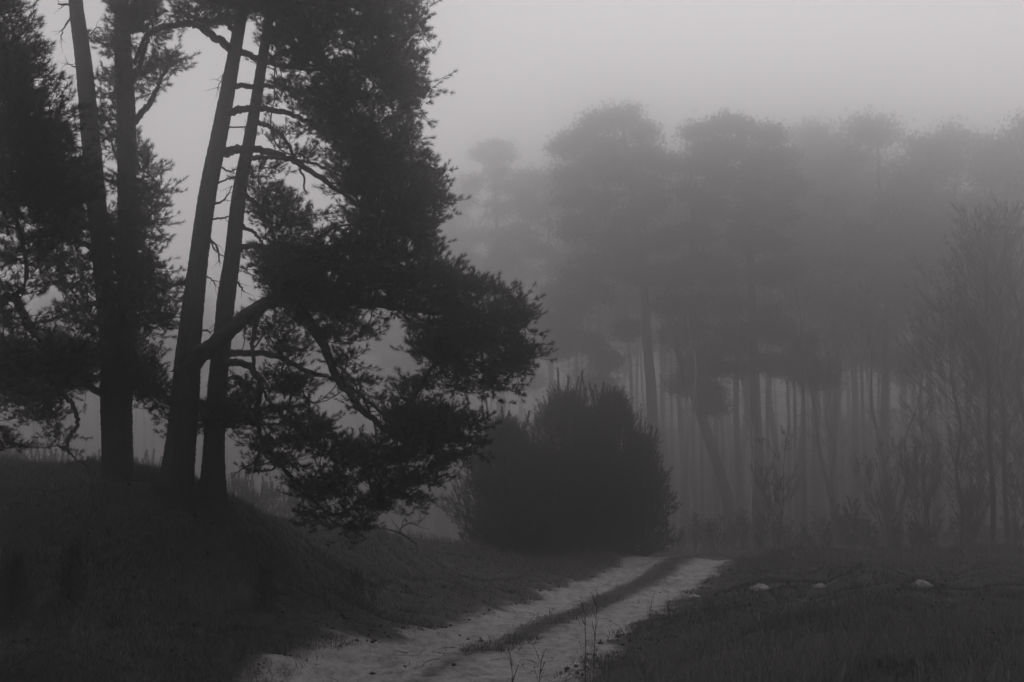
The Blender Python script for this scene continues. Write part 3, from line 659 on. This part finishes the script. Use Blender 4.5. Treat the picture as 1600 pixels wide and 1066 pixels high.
# two big crowns in the middle and their neighbours, laid out from the photograph at their own distance
def hero(label, px, d, lobes_px, trunk_px, rt, seed, per=14, dj=3.0):
    d *= FAR; rt *= FAR; dj *= FAR
    r = np.random.default_rng(seed); b = P(px, 845, d); b[2] = z1(b[0], d); L = []
    for (x, y, rpx) in lobes_px:
        for s in range(4):
            q = P(x + r.uniform(-.6, .6) * rpx, y + r.uniform(-.4, .4) * rpx, d + r.uniform(-dj, dj)) - b; rw = rpx * d / F * r.uniform(.35, .7); L.append((q[0], q[1], q[2], rw, rw * .6))
    T = [tuple(P(x, y, d) - b) for x, y in trunk_px]; T[0] = (T[0][0], T[0][1], -.3)
    o = far_pine('pine_tree', label, 1, L, T, rt, per=per, tuft=16, seed=seed, stubs=14, ts=FAR); o.location = [float(c) for c in b]; o['group'] = 'misty pines at the forest edge'; return o
hero('misty pine with high domed crown and straight trunk, behind the young pine clump', 1022, 82,
     [(935, 190, 26), (970, 185, 24), (1000, 205, 28), (905, 215, 26), (885, 235, 20), (950, 225, 34), (1010, 240, 26), (925, 255, 26), (890, 275, 24), (960, 270, 34), (1005, 285, 34), (1035, 260, 20), (900, 310, 26), (940, 320, 32), (985, 335, 34), (1030, 320, 28),
      (905, 355, 24), (955, 375, 30), (1000, 385, 30), (1040, 370, 26), (930, 410, 26), (975, 425, 28), (895, 440, 30), (870, 465, 26), (925, 455, 26), (865, 500, 24), (880, 530, 26), (868, 545, 18), (900, 490, 22), (950, 570, 20), (940, 600, 18), (925, 540, 16), (985, 520, 16), (1040, 430, 24)],
     [(1024, 850), (1022, 740), (1018, 620), (1010, 520), (1003, 420), (990, 320), (978, 230), (968, 178)], .42, 41)
hero('misty pine with wide rounded crown and straight dark trunk, right of the domed one', 1182, 80,
     [(1095, 205, 22), (1130, 200, 26), (1165, 200, 28), (1200, 215, 26), (1110, 235, 28), (1150, 240, 34), (1195, 250, 30), (1222, 245, 20), (1090, 260, 20), (1130, 280, 28), (1180, 285, 32), (1220, 280, 26), (1085, 300, 26), (1120, 325, 32), (1170, 330, 34), (1215, 330, 30), (1235, 300, 20),
      (1100, 370, 30), (1150, 380, 34), (1200, 380, 30), (1085, 410, 26), (1130, 425, 30), (1185, 430, 26), (1225, 420, 22), (1140, 480, 20), (1150, 510, 26), (1200, 500, 24), (1215, 520, 20), (1150, 545, 18), (1205, 570, 18), (1160, 580, 14)],
     [(1186, 855), (1184, 740), (1180, 620), (1176, 500), (1172, 400), (1165, 300), (1155, 215)], .40, 42)
hero('misty pine with a crooked trunk leaning left over the meadow, between the two big crowns', 1138, 78,
     [(1060, 440, 26), (1085, 480, 26), (1050, 480, 22), (1075, 520, 26), (1100, 545, 26), (1110, 580, 26), (1085, 570, 24), (1100, 610, 22), (1070, 600, 18), (1050, 530, 16), (1115, 630, 16)],
     [(1140, 850), (1136, 780), (1112, 700), (1088, 630), (1068, 575), (1052, 530), (1040, 480), (1045, 430)], .36, 43, dj=1.6)
hero('thin misty pine with one low tuft of boughs right of the straight dark trunk', 1256, 76,
     [(1250, 560, 22), (1235, 575, 18), (1270, 575, 20), (1258, 590, 16), (1290, 595, 14), (1255, 540, 14)],
     [(1257, 855), (1257, 760), (1256, 650), (1255, 540)], .17, 44, per=9, dj=1.0)
hero('pale misty pine with high narrow crown just right of the near dark pine', 780, 112,
     [(770, 230, 20), (755, 245, 16), (790, 240, 16), (775, 262, 26), (740, 290, 24), (790, 290, 28), (820, 285, 24), (725, 320, 26), (770, 325, 34), (820, 320, 30), (745, 365, 34), (800, 365, 34), (840, 330, 24), (725, 400, 26), (780, 405, 30), (830, 400, 28), (750, 440, 20)],
     [(782, 850), (782, 700), (780, 550), (778, 400), (774, 300), (772, 225)], .38, 45)
# three kinds of generic forest pine, copied through the wood
kinds = []
for i, (H, base, wide, n, rt) in enumerate([(22, .36, .20, 44, .26), (22, .55, .13, 24, .22), (22, .66, .085, 15, .15)]):
    kinds.append((far_pine('pine_tree', 'x', H, pine_lobes(H, 60 + i, base, wide, n), straight(H, 60 + i), rt, per=13, tuft=(12, 10, 9)[i], seed=60 + i, stubs=16), H))
used = [False] * 3
def forest(px, yt, d, k, label, group, rot=None):
    d *= FAR
    o = copy_tree(kinds[k][0]) if used[k] else kinds[k][0]; used[k] = True
    plot(o, px, yt, d, kinds[k][1], rng.uniform(0, 6.28) if rot is None else rot); o['label'] = label; o['category'] = 'pine tree'; o['group'] = group; return o
rng = np.random.default_rng(77)
GR = 'misty pines along the right forest edge'
forest(1368, 180, 92, 0, 'misty pine whose domed top stands highest in the right half of the forest edge', GR)
forest(1292, 196, 104, 1, 'faint misty pine with a thin pointed top left of the highest dome at right', GR)
forest(1440, 214, 92, 0, 'misty pine with a low flat top, right of the highest dome', GR)
forest(1492, 190, 94, 1, 'misty pine with a broken top above the bare tree', GR)
forest(1548, 216, 90, 0, 'misty pine with a rounded top above the two bare trees at right', GR)
forest(1600, 182, 84, 0, 'misty pine cut off by the right edge of the picture', GR)
forest(1262, 192, 112, 1, 'faint misty pine just right of the wide rounded crown', GR)
forest(1060, 235, 112, 1, 'faint misty pine in the gap between the two big crowns', GR)
forest(1322, 226, 112, 0, 'faint misty pine behind and left of the highest dome', GR)
forest(1655, 190, 88, 1, 'misty pine just outside the right edge of the picture', GR)
forest(700, 290, 122, 1, 'very faint pine behind the edge of the near dark pine', GR)
forest(855, 262, 118, 0, 'very faint pine left of the high domed crown', GR)
GP = 'straight pines deep in the misty forest'
LP = 'straight slender pine deep in the mist of the forest'
for i in range(96):
    px = 690 + 960 * ((i * .618) % 1); d = 100 + 48 * rng.random(); yt = 232 + (d - 100) * 2.1 + rng.uniform(-30, 75) + (40 if px < 870 else 0)
    if px < 880 and i % 3: continue
    if px < 880: d += 20; yt += 50
    forest(px, yt, d, 2 if rng.random() < .75 else 1, LP, GP)
for i in range(60):
    px = -120 + 850 * ((i * .618) % 1); d = 118 + 50 * rng.random(); yt = 470 + rng.uniform(-20, 60)
    forest(px, yt, d, 2 if rng.random() < .7 else 1, 'faint slender pine in the far wood beyond the bank', 'far wood beyond the bank on the left')

# the wood closing the view all round, too far and misty to count
rng = np.random.default_rng(5)
def far_wood(n, r0, r1, h):
    a = np.radians(U(-62, 62, n)); R = U(r0, r1, n); lean = .75 + .25 * np.sin(a * 37 + R * .4) * np.sin(a * 71)
    t = U(0, 1, n) ** .8; x = np.sin(a) * R; y = np.cos(a) * R; return np.c_[x, y, .3 + t * h * lean]
B_ = Buf(); p = far_wood(26000, 240, 310, 25)
needles(B_, p, nrm(rng.normal(0, 1, (len(p), 3)) + [0, 0, .8]), 1.2, 1.5, 9, wid=.42, ang=(.4, 1.2))
a = np.radians(U(-62, 62, 900)); R = U(238, 300, 900); b0 = np.c_[np.sin(a) * R, np.cos(a) * R, np.full(900, .1)]; b1 = b0 + [0, 0, 20.0]
tubes(B_, b0, (b0 + b1) / 2, b1, np.full(900, .22), np.full(900, .1), 5, 2)
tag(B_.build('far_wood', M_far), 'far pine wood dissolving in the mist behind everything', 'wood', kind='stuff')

# ------------------------------------------------------------------ bare trees and shrubs
def bare_tree(name, label, H, spread, seed, np_=60, stems=1, t0=.16, cat='bare tree', levels=3, sc=.36, rt=.0095, twigs=1.0, up=.75, mat_=None):
    global rng; rng = np.random.default_rng(seed)
    root = empty(name, (0, 0, 0)); tag(root, label, cat); b = Buf(); S_, T_, LL = [], [], []
    for s in range(stems):
        a = U(0, 6.28); sl_ = 0 if stems == 1 else U(.08, .35); Hs = H * (1 if s == 0 else U(.6, .95))
        dirv = np.array([math.cos(a) * sl_, math.sin(a) * sl_, 1.0]); k = np.linspace(0, 1, 7)
        tp = catmull([dirv * (t * Hs) + np.r_[rng.normal(0, .012 * H, 2), 0] * (t > 0) - [0, 0, .15 * (t == 0)] for t in k], 5)
        polytube(b, tp, np.linspace(rt * Hs, .008, len(tp)), 8, .04); n = max(6, np_ // stems)
        t = np.sort(U(t0, .97, n)); f = t * (len(tp) - 1); i0 = np.minimum(f.astype(int), len(tp) - 2); p0 = tp[i0] + (tp[i0 + 1] - tp[i0]) * (f - i0)[:, None]
        ph = np.arange(n) * 2.4 + U(-.4, .4, n); L = spread * Hs * (1.02 - t) ** .62 * U(.7, 1.15, n) * np.clip((t - t0 + .12) * 3, .45, 1)
        S_.append(p0); LL.append(L); T_.append(nrm(np.c_[np.cos(ph), np.sin(ph), np.full(n, up) + U(-.15, .25, n)]))
    p0, dv, L = np.concatenate(S_), np.concatenate(T_), np.concatenate(LL); r = .0018 * L + .004
    p1 = p0 + dv * L[:, None] + [0, 0, 1] * (L * .22)[:, None]; c = p0 + dv * (L * .5)[:, None]
    tubes(b, p0, c, p1, r, np.full(len(L), .005), 5, 5)
    for lev, (m, fr) in enumerate([(int(11 * twigs), .50), (int(5 * twigs), .50), (3, .62)][:levels]):
        n = len(p0); t = U(.25, .98, (n, m)); q = t[..., None]
        X = (1 - q) ** 2 * p0[:, None] + 2 * q * (1 - q) * c[:, None] + q * q * p1[:, None]; tan = nrm(2 * (1 - q) * (c - p0)[:, None] + 2 * q * (p1 - c)[:, None])
        v = nrm(tan * 1.0 + rng.normal(0, sc, (n, m, 3)) + [0, 0, .30]); l = (L[:, None] * fr * (1.15 - t) ** .5 * U(.5, 1.1, (n, m)))
        p0 = X.reshape(-1, 3); v = v.reshape(-1, 3); L = np.maximum(l.reshape(-1), .05); p1 = p0 + v * L[:, None] + [0, 0, 1] * (L * .1)[:, None]; c = p0 + v * (L * .5)[:, None] + rng.normal(0, .03, (len(L), 3)) * L[:, None]
        tubes(b, p0, c, p1, np.full(len(L), (.005, .0036, .0027)[lev]), np.full(len(L), .0016), 3, 2)
    mid = b.out(); V, Fs = mid
    b.build('trunk', mat_ or M_bare, root); return root
def stand(root, px, d, rot=0, sc=1.0): X = P(px, 830, d)[0]; return put(root, X, d, None, rot, sc)
dB = 46.0
def hgt(ytop, d, px=800): q = P(px, ytop, d); return q[2] - z1(q[0], d)
GB = 'bare trees at the right edge of the meadow'
def bt(px, yt, d, spread, seed, label, **k):
    o = bare_tree('bare_tree', label, hgt(yt, d, px), spread, seed, **k); stand(o, px, d, seed); o['group'] = GB; return o
bt(1548, 325, 57, .40, 81, 'tall bare tree with dense fine upswept twigs, left of the one at the right edge', np_=170)
bt(1608, 315, 58, .36, 82, 'tall bare tree with dense twigs standing at the right edge', np_=170)
bt(1500, 470, 62, .40, 83, 'slimmer bare tree rising on the left flank of the tall bare one', np_=60)
bt(1575, 420, 60, .3, 84, 'bare tree of middling height between the two tall bare ones', np_=60)
bt(1310, 420, 100, .24, 85, 'faint bare tree with forked spreading boughs in the misty gap', np_=60, stems=2, t0=.3)
bt(1392, 420, 92, .22, 86, 'faint slender bare tree left of the dense bare ones', np_=40, stems=2, t0=.3)
GS = 'bare shrubs at the foot of the forest'
shr = [(1215, 668, 58, 2, 91, 'thin bare shrub with upright stems right of the path end', dict(np_=36, stems=4, t0=.1)),
       (1450, 610, 60, 2, 92, 'large dense bare shrub with slanting boughs left of the tall bare trees', dict(np_=70, stems=5, t0=.08)),
       (1390, 680, 66, 2, 93, 'bare shrub left of the large dense one', dict(np_=60, stems=5, t0=.08)),
       (1330, 770, 64, 2, 94, 'low bare shrub at the rim of the meadow', dict(np_=50, stems=6, t0=.08)),
       (1520, 690, 56, 2, 95, 'dense bare shrub at the foot of the tall bare trees', dict(np_=70, stems=6, t0=.06)),
       (1590, 660, 56, 2, 96, 'dense bare shrub in the corner at the right edge', dict(np_=70, stems=6, t0=.06))]
for px, yt, d, _, sd, lab, kw in shr:
    o = bare_tree('bare_shrub', lab, hgt(yt, d, px), .38, sd, cat='bare shrub', levels=2, twigs=1.7, sc=.55, rt=.004, up=1.25, **kw); stand(o, px, d, sd); o['group'] = GS
low = bare_tree('bramble_bush', 'low tangled bush in the mist at the foot of the forest', 1.6, .5, 99, np_=34, stems=7, t0=.05, cat='bush', levels=2, sc=.6, rt=.006, up=.9)
for i in range(60):
    px = 1060 + 560 * ((i * .618) % 1); d = 54 + 50 * rng.random(); o = low if i == 0 else copy_tree(low)
    stand(o, px, d, i * 1.7, rng.uniform(.5, 1.2)); o['group'] = 'low bushes at the foot of the forest'
birch = bare_tree('birch_tree', 'thin pale birch stem in the mist', 12, .13, 103, np_=26, t0=.4, cat='birch', rt=.007, twigs=.7, mat_=M_birch)
for i, (px, yt, d, lab) in enumerate([(1086, 430, 74, 'thin pale birch stem just right of the young pine clump'), (1172, 520, 72, 'thin pale birch stem against the straight dark trunk'),
                                 (52, 560, 100, 'pale birch stem seen far off left of the twin stemmed pine'), (785, 520, 90, 'pale birch stem above the left end of the young pine clump'), (100, 580, 105, 'second pale birch stem seen far off left of the twin stemmed pine')]):
    o = birch if i == 0 else copy_tree(birch); stand(o, px, d, i * 2.1, hgt(yt, d, px) / 12); o['label'] = lab; o['group'] = 'pale birch stems in the mist'

# ------------------------------------------------------------------ small things on the ground
def stone(px, py, d, wpx, hpx, seed, label):
    r = np.random.default_rng(seed); 
    for d in np.arange(14, 44, .1):                         # first ground the eye meets at that pixel
        q = P(px, py, d)
        if q[2] < z1(q[0], d) + .03: break
    X, Y = q[0], q[1]; z = z1(X, Y) + .03; s = d / F
    nu, nv_ = 22, 9; a = np.arange(nu) * 2 * np.pi / nu; V = []
    for j in range(nv_ + 1):
        e = (j / nv_ - .15) * (math.pi / 2) / .85
        for k in range(nu):
            rr = 1 + .24 * math.sin(2 * a[k] + seed) + .12 * math.sin(5 * a[k] + seed * 2 + e * 3) + r.normal(0, .06)
            V.append((X + math.cos(a[k]) * math.cos(e) * rr * wpx * s / 2, Y + math.sin(a[k]) * math.cos(e) * rr * wpx * s * .38, z - .02 + math.sin(e) * hpx * s * .62 * (1 + .35 * math.sin(3 * a[k] + seed * 1.7) + r.normal(0, .14))))
    Fq = [(j * nu + k, j * nu + (k + 1) % nu, (j + 1) * nu + (k + 1) % nu, (j + 1) * nu + k) for j in range(nv_) for k in range(nu)]
    o = mesh('stone', V, [np.array(Fq)], M_stone, origin=(X, Y, z)); tag(o, label, 'stone', 'pale stones in the grass'); return o
stone(1187, 921, 26, 26, 10, 1, 'pale flat stone in the grass nearest the path on the right')
stone(1281, 916, 27, 14, 7, 2, 'smallest pale stone, between the other two pale stones right of the path')
stone(1441, 915, 28, 28, 11, 3, 'pale wide stone in the grass farthest from the path')
stone(1085, 932, 25.5, 18, 6, 4, 'small pale stone on the right edge of the sandy track')
def fallen(name, label, pl, w0, w1, seed, cat='branch'):
    global rng; rng = np.random.default_rng(seed); pts = catmull([P(*p) for p in pl], 6); s = pl[0][2] / F; b = Buf(); r = np.linspace(w0, w1, len(pts)) * s * .5
    polytube(b, pts, r, 7, .1); T = nrm(np.gradient(pts, axis=0)); sel = rng.integers(4, len(pts) - 1, 7); v = nrm(T[sel] * .8 + rng.normal(0, .45, (7, 3)) + [0, 0, .35]); e = pts[sel] + v * U(.15, .5, 7)[:, None]
    tubes(b, pts[sel], (pts[sel] + e) / 2 + rng.normal(0, .04, (7, 3)), e, r[sel] * .6, np.full(7, .003), 4, 4)
    o = b.build(name, M_limb, origin=pts[0]); tag(o, label, cat); return o
fallen('fallen_branch', 'crooked dead branch arching out of the bank left of the young pines', [(652, 850, 31), (640, 842, 31), (622, 832, 31), (600, 826, 31), (580, 822, 31), (560, 815, 31)], 4.5, 1.5, 5)
fallen('fallen_branch', 'forked dead twig rising beside the arching dead branch on the bank', [(622, 835, 31), (628, 824, 31), (640, 818, 31), (652, 820, 31), (660, 812, 31)], 3, 1.2, 6)
fallen('fallen_branch', 'pale thin broken branch lying in the grass at the bottom left', [(0, 1060, 12.3), (20, 1040, 12.4), (60, 1022, 12.6), (100, 1008, 12.9)], 4, 1.5, 7)
def stalk(px, yb, yt, d, seed, label, lean=0):
    r = np.random.default_rng(seed); q0 = P(px, yb, d); X = q0[0]; z = z1(X, d); top = P(px + lean, yt, d); b = Buf(); pts = catmull([(X, d, z - .03), tuple((np.array([X, d, z]) * .5 + top * .5) + [r.normal(0, .012), 0, 0]), tuple(top)], 8)
    polytube(b, pts, np.linspace(.005, .0018, len(pts)), 6, .05); n = 12; k = r.integers(len(pts) // 3, len(pts), n); a = r.uniform(0, 6.28, n); v = np.c_[np.cos(a) * .45, np.sin(a) * .45, np.ones(n)]; v = nrm(v); L = r.uniform(.04, .16, n); e = pts[k] + v * L[:, None]
    tubes(b, pts[k], (pts[k] + e) / 2, e, np.full(n, .0022), np.full(n, .0012), 4, 2)
    V = e[:, None] + oc[None] * .0065; b.add(V, of[None] + (np.arange(n) * 6)[:, None, None])
    o = b.build('weed_stalk', M_litter, origin=(X, d, z)); tag(o, label, 'weed', 'dry weed stalks by the path')
stalk(914, 1066, 960, 12.6, 1, 'dark dry weed stalk, left of the tallest one on the right side of the path')
stalk(925, 1040, 930, 13.4, 2, 'tallest dry weed stalk standing up in front of the sandy track', 8)
stalk(796, 1066, 1010, 12.2, 3, 'leftmost short dry weed stalk at the bottom edge in front of the path')
stalk(843, 1066, 1035, 12.4, 4, 'thin pale dry weed stalk between the leftmost one and the tall pair', 2)
stalk(1018, 990, 938, 19, 5, 'little dry weed stalk with a dark head by the track, nearest the tall pair')
stalk(1043, 980, 936, 19.5, 6, 'little dry weed stalk with a dark head farther right on the track edge')
stalk(1519, 990, 950, 17, 7, 'lone short dry weed stalk in the grass toward the right edge')

# ------------------------------------------------------------------ haze
hz = bpy.data.materials.new('haze'); hz.use_nodes = True; t = hz.node_tree; t.nodes.clear()
o_ = t.nodes.new('ShaderNodeOutputMaterial'); pv = t.nodes.new('ShaderNodeVolumePrincipled')
pv.inputs['Color'].default_value = (.975, .965, .97, 1); pv.inputs['Density'].default_value = HAZE_DENSITY; pv.inputs['Anisotropy'].default_value = HAZE_G
t.links.new(pv.outputs[0], o_.inputs['Volume'])
E = 336; z0, z2 = -2.2, 41.0
zmin = float(GZ.min()); z0 = zmin - 1.0
bpy.context.view_layer.update()
from mathutils import Vector
z2 = max((o.matrix_world @ Vector(c)).z for o in S.objects if o.type == 'MESH' for c in o.bound_box) + .7
V = np.array([(x, y, z) for z in (z0, z2) for y in (-E - 10, E + 30) for x in (-E - 20, E + 20)], float)
hb = mesh('haze', V, [np.array([[0, 2, 3, 1], [4, 5, 7, 6], [0, 1, 5, 4], [1, 3, 7, 5], [3, 2, 6, 7], [2, 0, 4, 6]])], hz, smooth=False)
tag(hb, 'pale even mist filling the air over the meadow and the forest', 'mist', kind='stuff')
